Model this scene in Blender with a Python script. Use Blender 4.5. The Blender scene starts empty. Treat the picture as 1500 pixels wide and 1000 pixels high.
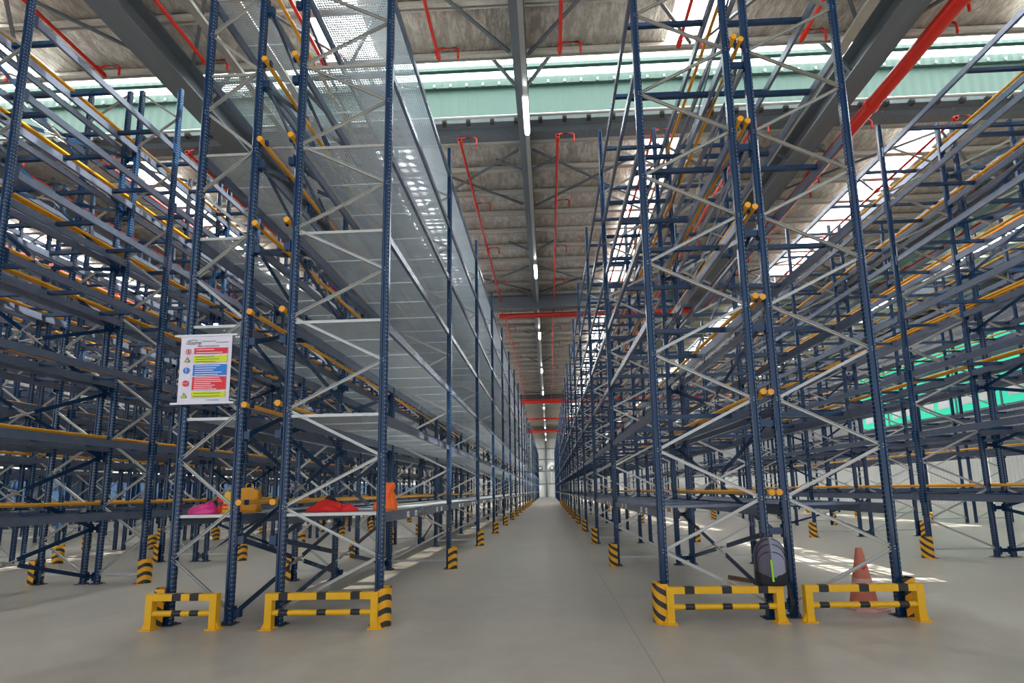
import bpy, math, random
from mathutils import Vector, Matrix
random.seed(7)
PI = math.pi
sc = bpy.context.scene
C = sc.collection

# ------------------------------------------------------------------ camera
cam_d = bpy.data.cameras.new('camera'); cam = bpy.data.objects.new('camera', cam_d); C.objects.link(cam); sc.camera = cam
FPX, CX, CY, YAW, PITCH, ROLL, EYE = 720.0, 776.58, 622.09, -0.03535, 0.13284, -0.01958, 1.4
fwd = Vector((math.sin(YAW)*math.cos(PITCH), math.cos(YAW)*math.cos(PITCH), math.sin(PITCH)))
rt = Vector((math.cos(YAW), -math.sin(YAW), 0)); up = rt.cross(fwd)
R = rt*math.cos(ROLL) + up*math.sin(ROLL); U = -rt*math.sin(ROLL) + up*math.cos(ROLL)
m = Matrix((R, U, -fwd)).transposed().to_4x4(); m.translation = (0, 0, EYE); cam.matrix_world = m
cam_d.sensor_width = 36; cam_d.lens = FPX/1500*36
cam_d.shift_x = -(CX-750)/1500; cam_d.shift_y = (CY-500)/1500
cam_d.clip_end = 500
# ------------------------------------------------------------------ view, world, light
vs = sc.view_settings
vs.view_transform = 'Standard'; vs.look = 'None'; vs.gamma = 1; vs.use_curve_mapping = False; vs.exposure = 0.32
W = bpy.data.worlds.new('sky'); sc.world = W; W.use_nodes = True
bg = W.node_tree.nodes['Background']; bg.inputs[0].default_value = (0.80, 0.88, 1.0, 1); bg.inputs[1].default_value = .95
sc.cycles.max_bounces = 8; sc.cycles.diffuse_bounces = 5; sc.cycles.glossy_bounces = 4; sc.cycles.transparent_max_bounces = 16
sc.cycles.sample_clamp_indirect = 6
SKYLIGHT, MONITOR, LAMP = 11.0, 5.0, 30.0
sd = bpy.data.lights.new('sun', 'SUN'); sd.energy = 45; sd.angle = .009; sd.color = (1, .95, .86)
sun = bpy.data.objects.new('sun', sd); C.objects.link(sun); sun.rotation_euler = Vector((-.565, .20, -1)).to_track_quat('-Z', 'Y').to_euler()

# ------------------------------------------------------------------ materials
def mat(name, col, rough=.5, metal=0, emit=None, estr=0, spec=None):
    m = bpy.data.materials.new(name); m.use_nodes = True
    b = m.node_tree.nodes['Principled BSDF']
    b.inputs['Base Color'].default_value = (*col, 1); b.inputs['Roughness'].default_value = rough
    b.inputs['Metallic'].default_value = metal
    if spec is not None: b.inputs['Specular IOR Level'].default_value = spec
    if emit: b.inputs['Emission Color'].default_value = (*emit, 1); b.inputs['Emission Strength'].default_value = estr
    return m
class NT:
    def __init__(s, m): s.m = m; s.t = m.node_tree; s.b = s.t.nodes['Principled BSDF']
    def n(s, typ, **k):
        o = s.t.nodes.new(typ)
        for a, v in k.items(): setattr(o, a, v)
        return o
    def l(s, a, b): s.t.links.new(a, b)
    def math(s, op, a, b=None, c=None):
        o = s.n('ShaderNodeMath', operation=op)
        for i, v in enumerate((a, b, c)):
            if v is None: continue
            if isinstance(v, (int, float)): o.inputs[i].default_value = v
            else: s.l(v, o.inputs[i])
        return o.outputs[0]
    def obj(s):
        tc = s.n('ShaderNodeTexCoord'); sp = s.n('ShaderNodeSeparateXYZ'); s.l(tc.outputs['Object'], sp.inputs[0]); return tc.outputs['Object'], sp.outputs
    def noise(s, vec, scale, detail=3, rough=.55):
        o = s.n('ShaderNodeTexNoise'); s.l(vec, o.inputs['Vector']); o.inputs['Scale'].default_value = scale
        o.inputs['Detail'].default_value = detail; o.inputs['Roughness'].default_value = rough; return o.outputs['Fac']
    def mix(s, f, a, b):
        o = s.n('ShaderNodeMix', data_type='RGBA')
        if isinstance(f, (int, float)): o.inputs[0].default_value = f
        else: s.l(f, o.inputs[0])
        for i, v in ((6, a), (7, b)):
            if isinstance(v, tuple): o.inputs[i].default_value = (*v, 1)
            else: s.l(v, o.inputs[i])
        return o.outputs[2]
    def ramp(s, f, pts):
        o = s.n('ShaderNodeValToRGB'); s.l(f, o.inputs[0]); e = o.color_ramp.elements
        while len(e) < len(pts): e.new(.5)
        for q, (p, c) in zip(e, pts): q.position = p; q.color = (*c, 1) if isinstance(c, tuple) else (c, c, c, 1)
        return o.outputs[0]
    def col(s, x): s.l(x, s.b.inputs['Base Color'])
    def bump(s, h, strength, dist=.01):
        o = s.n('ShaderNodeBump'); s.l(h, o.inputs['Height']); o.inputs['Strength'].default_value = strength
        o.inputs['Distance'].default_value = dist; s.l(o.outputs[0], s.b.inputs['Normal'])

def paint(name, col, rough=.32, dots=False, metal=0.0, var=.25):
    m = mat(name, col, rough, metal); t = NT(m); v, xyz = t.obj()
    nz = t.noise(v, 9, 4)
    c = t.mix(nz, tuple(x*(1-var) for x in col), tuple(min(1, x*(1+var)) for x in col))
    if dots:
        ge = t.n('ShaderNodeNewGeometry'); vt = t.n('ShaderNodeVectorTransform', vector_type='NORMAL', convert_from='WORLD', convert_to='OBJECT')
        t.l(ge.outputs['Normal'], vt.inputs[0]); ns = t.n('ShaderNodeSeparateXYZ'); t.l(vt.outputs[0], ns.inputs[0])
        zf = t.math('SUBTRACT', t.math('FRACT', t.math('DIVIDE', xyz[2], .05)), .5)
        zz = t.math('POWER', t.math('MULTIPLY', zf, .05), 2)
        def dot(coord, off, r):
            d = t.math('POWER', t.math('SUBTRACT', t.math('ABSOLUTE', coord) if off < .02 else coord, off), 2)
            return t.math('LESS_THAN', t.math('ADD', d, zz), r*r)
        a = t.math('MULTIPLY', dot(xyz[0], .030, .0058), t.math('GREATER_THAN', t.math('ABSOLUTE', ns.outputs[1]), .6))
        b = t.math('MULTIPLY', dot(xyz[1], .016, .0060), t.math('GREATER_THAN', t.math('ABSOLUTE', ns.outputs[0]), .6))
        k = t.math('MAXIMUM', a, b)
        c = t.mix(t.math('MULTIPLY', k, .75), c, (.34, .40, .48))
    t.col(c); return m
M = {}
M['post'] = paint('navy_post_paint', (.006, .035, .095), .20, True)
M['blue'] = paint('navy_paint', (.006, .034, .094), .24)
M['dark'] = paint('dark_blue_steel', (.012, .022, .045), .35)
M['beam'] = paint('slate_beam_paint', (.145, .175, .245), .24, metal=.35)
M['galv'] = paint('galvanised_steel', (.50, .50, .47), .38, metal=.75, var=.12)
M['steel'] = paint('grey_structural_steel', (.13, .15, .17), .5)
M['purlin'] = paint('galvanised_purlin', (.52, .51, .46), .5, metal=.1)
M['yellow'] = paint('yellow_tube_paint', (.80, .36, .012), .3, var=.15)
M['guardyellow'] = paint('yellow_barrier_paint', (.90, .48, .010), .35, var=.08)
M['black'] = mat('black_paint', (.02, .02, .022), .4)
M['red'] = paint('red_pipe_paint', (.62, .022, .010), .35, var=.12)
M['white'] = mat('white_plastic', (.8, .8, .8), .5)
M['lamp'] = mat('lamp_light', (1, 1, 1), .5, emit=(.93, .98, 1), estr=LAMP)
M['skylight'] = mat('skylight_glow', (.8, .8, .8), .5, emit=(.93, .97, 1), estr=SKYLIGHT)
def sheet(m, k):
    t = NT(m); tr = t.n('ShaderNodeBsdfTransparent'); mx = t.n('ShaderNodeMixShader'); mx.inputs[0].default_value = k
    t.l(t.b.outputs[0], mx.inputs[1]); t.l(tr.outputs[0], mx.inputs[2]); t.l(mx.outputs[0], t.t.nodes['Material Output'].inputs[0])
sheet(M['skylight'], .5)
M['monitor'] = mat('monitor_glow', (.8, .8, .8), .5, emit=(.90, 1, .96), estr=MONITOR)
M['cleat'] = mat('pale_cleat', (.65, .66, .66), .4, .5)

def deck_mat():                       # perforated galvanised steel sheet
    m = mat('perforated_steel', (.60, .64, .68), .32, .6); t = NT(m); v, xyz = t.obj()
    P = .034
    fx = t.math('SUBTRACT', t.math('FRACT', t.math('DIVIDE', xyz[0], P)), .5)
    fy = t.math('SUBTRACT', t.math('FRACT', t.math('DIVIDE', xyz[1], P)), .5)
    hole = t.math('LESS_THAN', t.math('ADD', t.math('POWER', fx, 2), t.math('POWER', fy, 2)), .30**2)
    n = t.noise(v, 2.2, 3); t.col(t.mix(n, (.64, .72, .78), (.86, .92, .96)))
    t.bump(t.noise(v, 3.0, 2), .35, .02)
    tr = t.n('ShaderNodeBsdfTransparent'); mx = t.n('ShaderNodeMixShader')
    ge = t.n('ShaderNodeNewGeometry'); ns = t.n('ShaderNodeSeparateXYZ'); t.l(ge.outputs['True Normal'], ns.inputs[0])
    flat = t.math('GREATER_THAN', t.math('ABSOLUTE', ns.outputs[2]), .5)
    t.l(t.math('MULTIPLY', hole, flat), mx.inputs[0]); t.l(t.b.outputs[0], mx.inputs[1]); t.l(tr.outputs[0], mx.inputs[2])
    t.l(mx.outputs[0], t.t.nodes['Material Output'].inputs[0]); return m
M['deck'] = deck_mat()

def foil_mat():
    m = mat('foil_insulation', (.55, .48, .40), .30, .65); t = NT(m); v, xyz = t.obj()
    mp = t.n('ShaderNodeMapping'); mp.inputs['Scale'].default_value = (4.5, 1.6, 1); t.l(v, mp.inputs[0])
    n1 = t.noise(mp.outputs[0], 1.6, 5, .7); n2 = t.noise(v, .35, 2)
    c = t.mix(n2, (.46, .38, .30), (.66, .65, .60)); c = t.mix(t.ramp(n1, [(.42, 0.0), (.62, .9)]), c, (.93, .91, .85)); t.col(c)  # warm base tones, with bright foil highlights painted into the colour
    t.bump(n1, 1.0, .16); return m
M['foil'] = foil_mat()

def floor_mat():
    m = mat('polished_concrete', (.4, .39, .36), .35); t = NT(m); v, xyz = t.obj()
    n1 = t.noise(v, .35, 5, .6); n2 = t.noise(v, 2.5, 6, .65); n3 = t.noise(v, 40, 3)
    c = t.mix(n1, (.27, .245, .205), (.50, .465, .40)); c = t.mix(t.ramp(n2, [(.3, 0.0), (.7, .7)]), c, (.54, .51, .44))
    c = t.mix(t.ramp(n3, [(.62, 0.0), (.75, .35)]), c, (.22, .21, .19))
    # saw-cut joints
    for ax, P in ((0, 6.2), (1, 6.0)):
        f = t.math('ABSOLUTE', t.math('SUBTRACT', t.math('FRACT', t.math('ADD', t.math('DIVIDE', xyz[ax], P), .37)), .5))
        k = t.math('LESS_THAN', f, .0010); c = t.mix(t.math('MULTIPLY', k, .5), c, (.15, .145, .13))
    t.col(c); t.l(t.ramp(n2, [(.2, .26), (.8, .48)]), t.b.inputs['Roughness']); t.bump(n2, .08, .01); return m
M['floor'] = floor_mat()

def stripe_mat(name, a, b, P, sx, sy, sz, duty=.5, rough=.4):
    m = mat(name, a, rough); t = NT(m); v, xyz = t.obj()
    s = t.math('ADD', t.math('ADD', t.math('MULTIPLY', xyz[0], sx), t.math('MULTIPLY', xyz[1], sy)), t.math('MULTIPLY', xyz[2], sz))
    f = t.math('GREATER_THAN', t.math('FRACT', t.math('DIVIDE', s, P)), duty)
    t.col(t.mix(f, a, b)); return m
M['guard'] = stripe_mat('hazard_stripes', (.88, .42, .012), (.03, .03, .032), .135, -.55, .55, 1, .56)
def clad_mat(name, col, axis, P=.25):
    m = mat(name, col, .5); t = NT(m); v, xyz = t.obj()
    f = t.math('ABSOLUTE', t.math('SUBTRACT', t.math('FRACT', t.math('DIVIDE', xyz[axis], P)), .5)); t.bump(f, .8, .05)
    n = t.noise(v, .6, 3); t.col(t.mix(n, tuple(x*.88 for x in col), col)); return m
M['cladX'] = clad_mat('pale_cladding_x', (.62, .64, .63), 0)
M['cladY'] = clad_mat('pale_cladding_y', (.66, .67, .64), 1)
M['greenclad'] = clad_mat('green_cladding', (.095, .165, .145), 0, .28)
M['blueclad'] = clad_mat('blue_cladding', (.03, .07, .15), 1)
M['greyclad'] = clad_mat('grey_cladding', (.30, .31, .32), 1)
M['greenglass'] = mat('green_translucent_panel', (.03, .40, .26), .25, emit=(.04, .65, .42), estr=.6)
def label_mat():
    m = mat('shelf_label', (.8, .8, .8), .5); t = NT(m); v, xyz = t.obj()
    n = t.n('ShaderNodeTexNoise', noise_dimensions='1D'); t.l(t.math('MULTIPLY', xyz[1], 1), n.inputs['W']); n.inputs['Scale'].default_value = 160
    k = t.math('MULTIPLY', t.math('GREATER_THAN', n.outputs['Fac'], .52), t.math('LESS_THAN', t.math('ABSOLUTE', xyz[2]), .018))
    t.col(t.mix(k, (.8, .8, .78), (.1, .1, .1))); return m
M['label'] = label_mat()

# ------------------------------------------------------------------ mesh helpers
class MB:
    def __init__(s): s.v = []; s.f = []; s.mi = []; s.sm = []
    def add(s, vs, fs, k=0, smooth=False):
        o = len(s.v); s.v += [tuple(p) for p in vs]; s.f += [tuple(i+o for i in f) for f in fs]; s.mi += [k]*len(fs); s.sm += [smooth]*len(fs); return s
    def box(s, a, b, k=0):
        x0, y0, z0 = a; x1, y1, z1 = b
        return s.add([(x0,y0,z0),(x1,y0,z0),(x1,y1,z0),(x0,y1,z0),(x0,y0,z1),(x1,y0,z1),(x1,y1,z1),(x0,y1,z1)],
                     [(0,3,2,1),(4,5,6,7),(0,1,5,4),(1,2,6,5),(2,3,7,6),(3,0,4,7)], k)
    def bar(s, p, q, w, h, k=0, upv=(0,0,1)):       # rectangular bar between two points
        p, q = Vector(p), Vector(q); d = (q-p).normalized(); u = Vector(upv)
        if abs(d.dot(u)) > .98: u = Vector((1,0,0))
        a = d.cross(u).normalized()*(w/2); b = a.cross(d).normalized()*(h/2)
        vs = [p-a-b, p+a-b, p+a+b, p-a+b, q-a-b, q+a-b, q+a+b, q-a+b]
        return s.add(vs, [(0,1,2,3),(7,6,5,4),(4,5,1,0),(5,6,2,1),(6,7,3,2),(7,4,0,3)], k)
    def tube(s, pts, r, n=10, k=0, caps=True, smooth=True):
        pts = [Vector(p) for p in pts]; rings = []; ref = None
        rr = r if isinstance(r, (list, tuple)) else [r]*len(pts)
        for i, p in enumerate(pts):
            d = ((pts[i+1]-p).normalized() if i < len(pts)-1 else Vector((0,0,0))) + ((p-pts[i-1]).normalized() if i else Vector((0,0,0)))
            d.normalize()
            if ref is None: ref = Vector((0,0,1)) if abs(d.z) < .9 else Vector((1,0,0))
            a = d.cross(ref).normalized(); b = d.cross(a).normalized(); ref = a.cross(d) if False else ref
            if abs(d.dot(ref)) > .95: a = d.cross(Vector((1,0,0))).normalized(); b = d.cross(a).normalized()
            rings.append([p + a*rr[i]*math.cos(2*PI*j/n) + b*rr[i]*math.sin(2*PI*j/n) for j in range(n)])
        vs = [v for g in rings for v in g]; fs = []
        for i in range(len(pts)-1):
            for j in range(n):
                fs.append((i*n+j, i*n+(j+1)%n, (i+1)*n+(j+1)%n, (i+1)*n+j))
        s.add(vs, fs, k, smooth)
        if caps: s.add(rings[0], [tuple(range(n))[::-1]], k); s.add(rings[-1], [tuple(range(n))], k)
        return s
    def prism(s, prof, z0, z1, k=0):                # xy profile extruded along z
        n = len(prof); vs = [(x,y,z0) for x,y in prof]+[(x,y,z1) for x,y in prof]
        return s.add(vs, [(i,(i+1)%n,(i+1)%n+n,i+n) for i in range(n)]+[tuple(range(n))[::-1], tuple(range(n,2*n))], k)
    def prism_y(s, prof, y0, y1, k=0):              # xz profile extruded along y
        n = len(prof); vs = [(x,y0,z) for x,z in prof]+[(x,y1,z) for x,z in prof]
        return s.add(vs, [(i,(i+1)%n,(i+1)%n+n,i+n) for i in range(n)]+[tuple(range(n)), tuple(range(n,2*n))[::-1]], k)
    def mesh(s, name, *mats):
        me = bpy.data.meshes.new(name); me.from_pydata(s.v, [], s.f)
        for m_ in mats: me.materials.append(m_)
        me.polygons.foreach_set('material_index', s.mi); me.polygons.foreach_set('use_smooth', s.sm); me.update(); return me
def ob(name, me, parent=None, loc=(0,0,0), rz=0, kind=None, label=None):
    o = bpy.data.objects.new(name, me); C.objects.link(o); o.location = loc
    if rz: o.rotation_euler[2] = rz
    if parent: o.parent = parent
    if kind: o['kind'] = kind
    if label: o['label'] = label
    return o
def tag(o, label, cat, group=None, kind=None):
    o['label'] = label; o['category'] = cat
    if group: o['group'] = group
    if kind: o['kind'] = kind
    return o
def thing(name, label, cat, loc=(0,0,0), group=None, rz=0):
    return tag(ob(name, None, None, loc, rz), label, cat, group)

# ------------------------------------------------------------------ room: floor, walls
XL, XR, YB, YE = -27.0, 25.0, -7.0, 101.0
ob('floor', MB().box((XL-3, YB, -.2), (XR+3, YE+2, 0)).mesh('floor', M['floor']), kind='structure')
RZ = 12.0        # underside of the purlins
we = ob('wall_end', MB().box((XL, YE, 0), (XR, YE+.2, 14)).mesh('wall_end', M['cladX']), kind='structure')
b = MB()
for z in (2.6, 5.2, 7.6, 9.8): ob('girt', MB().box((XL, YE-.12, z), (XR, YE-.001, z+.16)).mesh('girt', M['steel']), we)
for x in (-17.2, -8.8, -.45, 7.9, 16.2): ob('wall_column', MB().box((x-.18, YE-.45, 0), (x+.18, YE-.121, 12)).mesh('wall_column', M['steel']), we)
for x in (-2.6, -1.45, .55, 1.7):
    ob('wall_panel', MB().box((x-.5, YE-.06, .05), (x+.5, YE-.002, 2.55)).mesh('wall_panel', M['white']), we)
wl = ob('wall_left', MB().box((XL-.2, YB, 0), (XL, YE, 3.0), 0).box((XL-.2, YB, 3.0), (XL, YE, 14), 1).mesh('wall_left', M['blueclad'], M['cladY']), kind='structure')
ob('girt', MB().box((XL+.001, YB, 6.6), (XL+.09, YE, 6.85)).mesh('girt', M['red']), wl)
for i in range(14):
    ob('wall_column', MB().box((XL+.001, 4+7*i, 0), (XL+.35, 4.3+7*i, 12)).mesh('wall_column', M['steel']), wl)
wr = ob('wall_right', MB().box((XR, YB, 3.4), (XR+.2, YE, 14)).mesh('wall_right', M['greyclad']), kind='structure')
for i in range(22):
    y = 2 + i*4.5
    ob('wall_panel', MB().box((XR-.03, y, 0), (XR+.18, y+4.44, 3.36)).mesh('wall_panel', M['cladY']), wr)
for i in range(7):
    y = 18.5 + i*3.0
    f_ = ob('green_pane', MB().box((XR-.06, y+.06, 5.6), (XR-.002, y+2.94, 9.6)).mesh('green_pane', M['greenglass']), wr, label='green translucent glazed panel')
    ob('pane_frame', MB().box((XR-.09, y-.05, 5.5), (XR-.01, y+.05, 10.1)).box((XR-.09, y+.05, 7.8), (XR-.055, y+2.9, 7.9)).mesh('pane_frame', M['steel']), f_)
    ob('pale_board', MB().box((XR-.12, y+.5, 6.0), (XR-.061, y+1.3, 6.7)).box((XR-.12, y+1.7, 6.0), (XR-.061, y+2.5, 6.7)).mesh('pale_board', M['white']), f_)
ob('girt', MB().box((XR-.15, YB, 3.36), (XR-.001, YE, 3.55)).mesh('girt', M['steel']), wr)

# ------------------------------------------------------------------ ceiling
ceil = ob('ceiling', None, kind='structure')
SW = .62
MON0, MON1 = 10.9, 13.6            # roof monitor opening
RAF = [-.45 + 8.35*k for k in range(-3, 4)]
SKY = [-4.63 + 8.35*k for k in range(-2, 4)]
def seg_x():
    xs = [XL]; out = []
    for s in SKY: out.append((xs[-1], s-SW)); xs.append(s+SW)
    out.append((xs[-1], XR)); return out
ys = []
y = MON0 - .1
while y > -3: ys.append(y); y -= 1.32
near = sorted(ys); far = []; y = MON1+.25
while y < YE: far.append(y); y += 1.32
PZ = MB().prism_y([(0,0)], 0, 0) if False else None
pm = MB().bar((XL, 0, .1), (XR, 0, .1), .05, .2).box((XL, -.12, 0), (XR, .06, .012)).box((XL, -.025, .19), (XR, .08, .2)).mesh('purlin', M['purlin'])
for y in near+far: ob('purlin', pm, ceil, (0, y, RZ))
farfoil = MB()
def foil(y0, y1, join):
    for x0, x1 in seg_x():
        if join: farfoil.box((x0, y0, RZ+.21), (x1, y1, RZ+.24)); continue
        n = 6; mb = MB(); vs = []; fs = []
        for i in range(n+1):
            for j in range(5):
                x = x0+(x1-x0)*i/n; yy = y0+(y1-y0)*j/4
                sag = 0 if j in (0, 4) else random.uniform(.01, .05)
                vs.append((x, yy, RZ+.22-sag))
        for i in range(n):
            for j in range(4): fs.append((i*5+j, i*5+j+1, i*5+j+6, i*5+j+5))
        mb.add(vs, fs, 0, True); ob('foil_sheet', mb.mesh('foil_sheet', M['foil']), ceil)
for seq in (near, far):
    for a, b_ in zip(seq[:-1], seq[1:]): foil(a, b_, a > 30 or a < 3)
foil(-7, near[0], True); foil(near[-1], MON0, True); foil(MON1, far[0], True)
ob('foil_sheet', farfoil.mesh('foil_sheet', M['foil']), ceil, kind='stuff')
for s in SKY:
    for y0, y1 in ((5.0, MON0), (MON1+.2, 25.0), (27, 50), (52, 75), (77, 100)):
        ob('skylight_sheet', MB().box((s-SW, y0, RZ+.23), (s+SW, y1, RZ+.25)).mesh('skylight_sheet', M['skylight']), ceil, label='bright translucent skylight strip')
# roof deck over everything (keeps the sky out)
rd = MB()
for x0, x1 in seg_x():
    for y0, y1 in ((-7, MON0), (MON1, YE+.2)): rd.box((x0-(.2 if x0 == XL else 0), y0, RZ+.40), (x1+(.2 if x1 == XR else 0), y1, RZ+.45))
for s_ in SKY:
    for y0, y1 in ((-7, 5.0), (25.0, 27), (50, 52), (75, 77), (100, YE+.2)): rd.box((s_-SW, y0, RZ+.40), (s_+SW, y1, RZ+.45))
ob('roof_deck', rd.mesh('roof_deck', M['purlin']), ceil)
# monitor: green upstand walls, translucent lid, purlin, cleats, gutter channel
mon = MB()
ob('monitor_wall', MB().box((XL, MON1, RZ+.3), (XR, MON1+.06, RZ+1.95)).mesh('monitor_wall', M['greenclad']), ceil, label='pale green corrugated upstand wall')
ob('monitor_wall', MB().box((XL, MON0-.06, RZ+.1), (XR, MON0, RZ+1.95)).mesh('monitor_wall', M['greenclad']), ceil)
for k in range(26):
    x0 = XL + k*2.0
    ob('translucent_sheet', MB().box((x0+.01, MON0, RZ+1.95), (x0+1.99, MON1, RZ+1.98)).mesh('translucent_sheet', M['monitor']), ceil)
ob('monitor_purlin', MB().box((XL, 13.02, RZ+1.84), (XR, 13.14, RZ+1.945)).mesh('monitor_purlin', M['greenclad']), ceil)
ob('monitor_purlin', MB().box((XL, MON1-.1, RZ+1.7), (XR, MON1-.005, RZ+1.945)).mesh('monitor_purlin', M['greenclad']), ceil)
cl = MB()
for k in range(104): cl.box((XL+.25+k*.5, MON1-.13, RZ+1.72), (XL+.31+k*.5, MON1-.101, RZ+1.80))
ob('bolt', cl.mesh('bolt', M['cleat']), ceil, kind='stuff')
ob('gutter', MB().box((XL, MON1-.55, RZ+.12), (XR, MON1-.3, RZ+.32)).box((XL, MON1-.25, RZ-.02), (XR, MON1+.1, RZ+.30)).mesh('gutter', M['steel']), ceil)
ob('cable_tray', MB().tube([(XL, MON1-.75, RZ+.12), (XR, MON1-.75, RZ+.12)], .04).mesh('cable_tray', M['galv']), ceil)
cl = MB()
for k in range(74): cl.box((XL+.35+k*.7, MON1-.68, RZ+.0), (XL+.47+k*.7, MON1-.56, RZ+.14))
ob('cleat', cl.mesh('cleat', M['black']), ceil, kind='stuff')
# rafters, transverse beams
ib = MB(); 
ib.box((-.16, 0, 0), (.16, 1, .03)).box((-.012, 0, .03), (.012, 1, .50)).box((-.16, 0, .50), (.16, 1, .53))
ibm = ib.mesh('rafter', M['steel'])
for x in RAF:
    for y0, y1 in ((-7, 25.2), (25.6, 52.9), (53.3, 80.0), (80.4, YE-.1)):
        big = abs(x) > 1
        o = ob('rafter', ibm, ceil, (x, y0, RZ-.53-(.15 if big else 0))); o.scale = (1.9 if big else 1, y1-y0, 1.28 if big else 1)
for y in (25.4, 53.1, 80.2):
    ob('transverse_beam', MB().box((XL, -.19, 0), (XR, .19, .03)).box((XL, -.012, .03), (XR, .012, .7)).box((XL, -.19, .7), (XR, .19, .73)).mesh('transverse_beam', M['steel']), ceil, (0, y, RZ-.9))
# roof X bracing rods between rafters
rods = MB
for i, x in enumerate(RAF[:-1]):
    for (ya, yb) in ((6.3, 10.6), (14.0, 17.0), (22.0, 25.0)):
        mb = MB().bar((x+.2, ya, RZ-.1), (x+4.1, yb, RZ-.05), .07, .05).bar((x+.2, yb, RZ-.14), (x+4.1, ya, RZ-.09), .07, .05)
        mb.bar((x+4.2, ya, RZ-.1), (x+8.1, yb, RZ-.05), .07, .05).bar((x+4.2, yb, RZ-.14), (x+8.1, ya, RZ-.09), .07, .05)
        ob('wind_bracing', mb.mesh('wind_bracing', M['steel']), ceil)
    for y in (14.5, 19.8, 25.0, 31.7, 38.3):
        mb = MB().bar((x+.1, y, RZ-.45), (x+1.0, y, RZ-.01), .06, .06).bar((x+7.35, y, RZ-.01), (x+8.25, y, RZ-.45), .06, .06)
        ob('fly_brace', mb.mesh('fly_brace', M['steel']), ceil)
    for y in (MON0+.4,):
        mb = MB().bar((x+.1, y, RZ-.4), (x+1.6, y+.05, RZ+1.7), .07, .07).bar((x+8.25, y, RZ-.4), (x+6.75, y+.05, RZ+1.7), .07, .07)
        ob('monitor_strut', mb.mesh('monitor_strut', M['steel']), ceil)

# ------------------------------------------------------------------ sprinkler pipes
def branch(x, y0, y1, side, label, end=0, z=11.55):
    t = thing('sprinkler_pipe', label, 'pipe', (x, 0, z), 'red sprinkler branch pipes under the roof')
    ob('pipe', MB().tube([(0, y0, 0), (0, y1, 0)], .042).mesh('pipe', M['red']), t)
    y = y0+.1 if y0 > 0 else y1-.15; st = 3.3 if y0 > 0 else -3.3; k = 0
    while y0 <= y <= y1 and k < 9:
        h = ob('sprinkler_head', MB().tube([(0, y, .03), (0, y, .10), (.12, y, .13), (.42, y, .13), (.48, y, .08), (.48, y, -.10)], .026, 8).tube([(.48, y, -.10), (.48, y, -.15)], [.035, .02], 8).mesh('sprinkler_head', M['red']), t)
        ob('collar', MB().tube([(0, y-.1, 0), (0, y+.1, 0)], .062, 10).mesh('collar', M['red']), t)
        if k % 2: ob('hanger', MB().bar((0, y+1.2, .045), (0, y+1.2, .46), .02, .02).mesh('hanger', M['galv']), t)
        y += st; k += 1
    return t
BX = [-21.6, -18.9, -16.1, -13.3, -10.5, -7.85, -5.1, -2.35, .5, 3.25, 6.05, 8.95, 11.7, 14.5, 17.3]
ORD = ['first','second','third','fourth','fifth','sixth','seventh','eighth','ninth','tenth','eleventh','twelfth','thirteenth','fourteenth','fifteenth','sixteenth','seventeenth','eighteenth','nineteenth','twentieth','twenty-first','twenty-second','twenty-third','twenty-fourth','twenty-fifth']
for i, x in enumerate(BX):
    d = ('%s left of the central aisle lamps' % ORD[7-i]) if x < -.4 else ('%s right of the central aisle lamps' % ORD[i-8])
    branch(x, -6, 10.3, 1, 'red sprinkler pipe ending at the roof monitor, ' + d)
    branch(x, 13.0, 25.0 if abs(x) > 9 else 25.7, 1, 'red sprinkler pipe beyond the roof monitor, ' + d)
    if -6 < x < 7: branch(x, 26.6, 52.0, 1, 'red sprinkler pipe beyond the red cross main, ' + d)
def cross(y, x0, x1, z, r, label):
    t = thing('sprinkler_main', label, 'pipe', (0, y, z))
    ob('pipe', MB().tube([(x0, 0, 0), (x1, 0, 0)], r, 14).mesh('pipe', M['red']), t)
    for k in range(int((x1-x0)/4)+1):
        xx = x0+.9+k*4
        if xx < x1: ob('hanger', MB().bar((xx, 0, r), (xx, 0, 12.2-z), .02, .02).mesh('hanger', M['galv']), t)
    x = x0+.6
    while x < x1: ob('collar', MB().tube([(x-.05, 0, 0), (x+.05, 0, 0)], r*1.2, 14).mesh('collar', M['red']), t); x += 2.4
    for xx in BX:
        if x0 < xx < x1: ob('riser', MB().tube([(xx, 0, r*.8), (xx, 0, 11.5-z)], .042, 8).mesh('riser', M['red']), t)
cross(26.15, -2.5, 8.3, 11.0, .14, 'thick red sprinkler main crossing the aisle below the grey beam')
cross(52.2, -26, 20, 10.9, .25, 'second red sprinkler main crossing far down the aisle')
cross(66, -26, 20, 11.0, .14, 'third red sprinkler main crossing far down the aisle')
cross(79.3, -26, 20, 10.9, .2, 'red sprinkler main crossing farthest down the aisle')
t = thing('sprinkler_main', 'thick red fire main running overhead beside the right roof beam', 'pipe', (8.62, 0, 11.15))
ob('pipe', MB().tube([(0, -6, 0), (0, 24.6, 0), (0, 25.4, -.12), (-.3, 26.1, -.15), (-.32, 26.15, -.15)], .17, 16).mesh('pipe', M['red']), t)
for y in (3.2, 6.1, 9, 11.9, 14.8, 17.7, 20.6, 23.5): ob('coupling', MB().tube([(0, y-.07, 0), (0, y+.07, 0)], .20, 16).mesh('coupling', M['red']), t)
for y in (9.4, 15.2, 20.9): ob('sprinkler_head', MB().tube([(0, y, .1), (.1, y, .24), (.35, y, .26), (.42, y, .2), (.42, y, .02)], .03, 8).mesh('sprinkler_head', M['red']), t)

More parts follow.
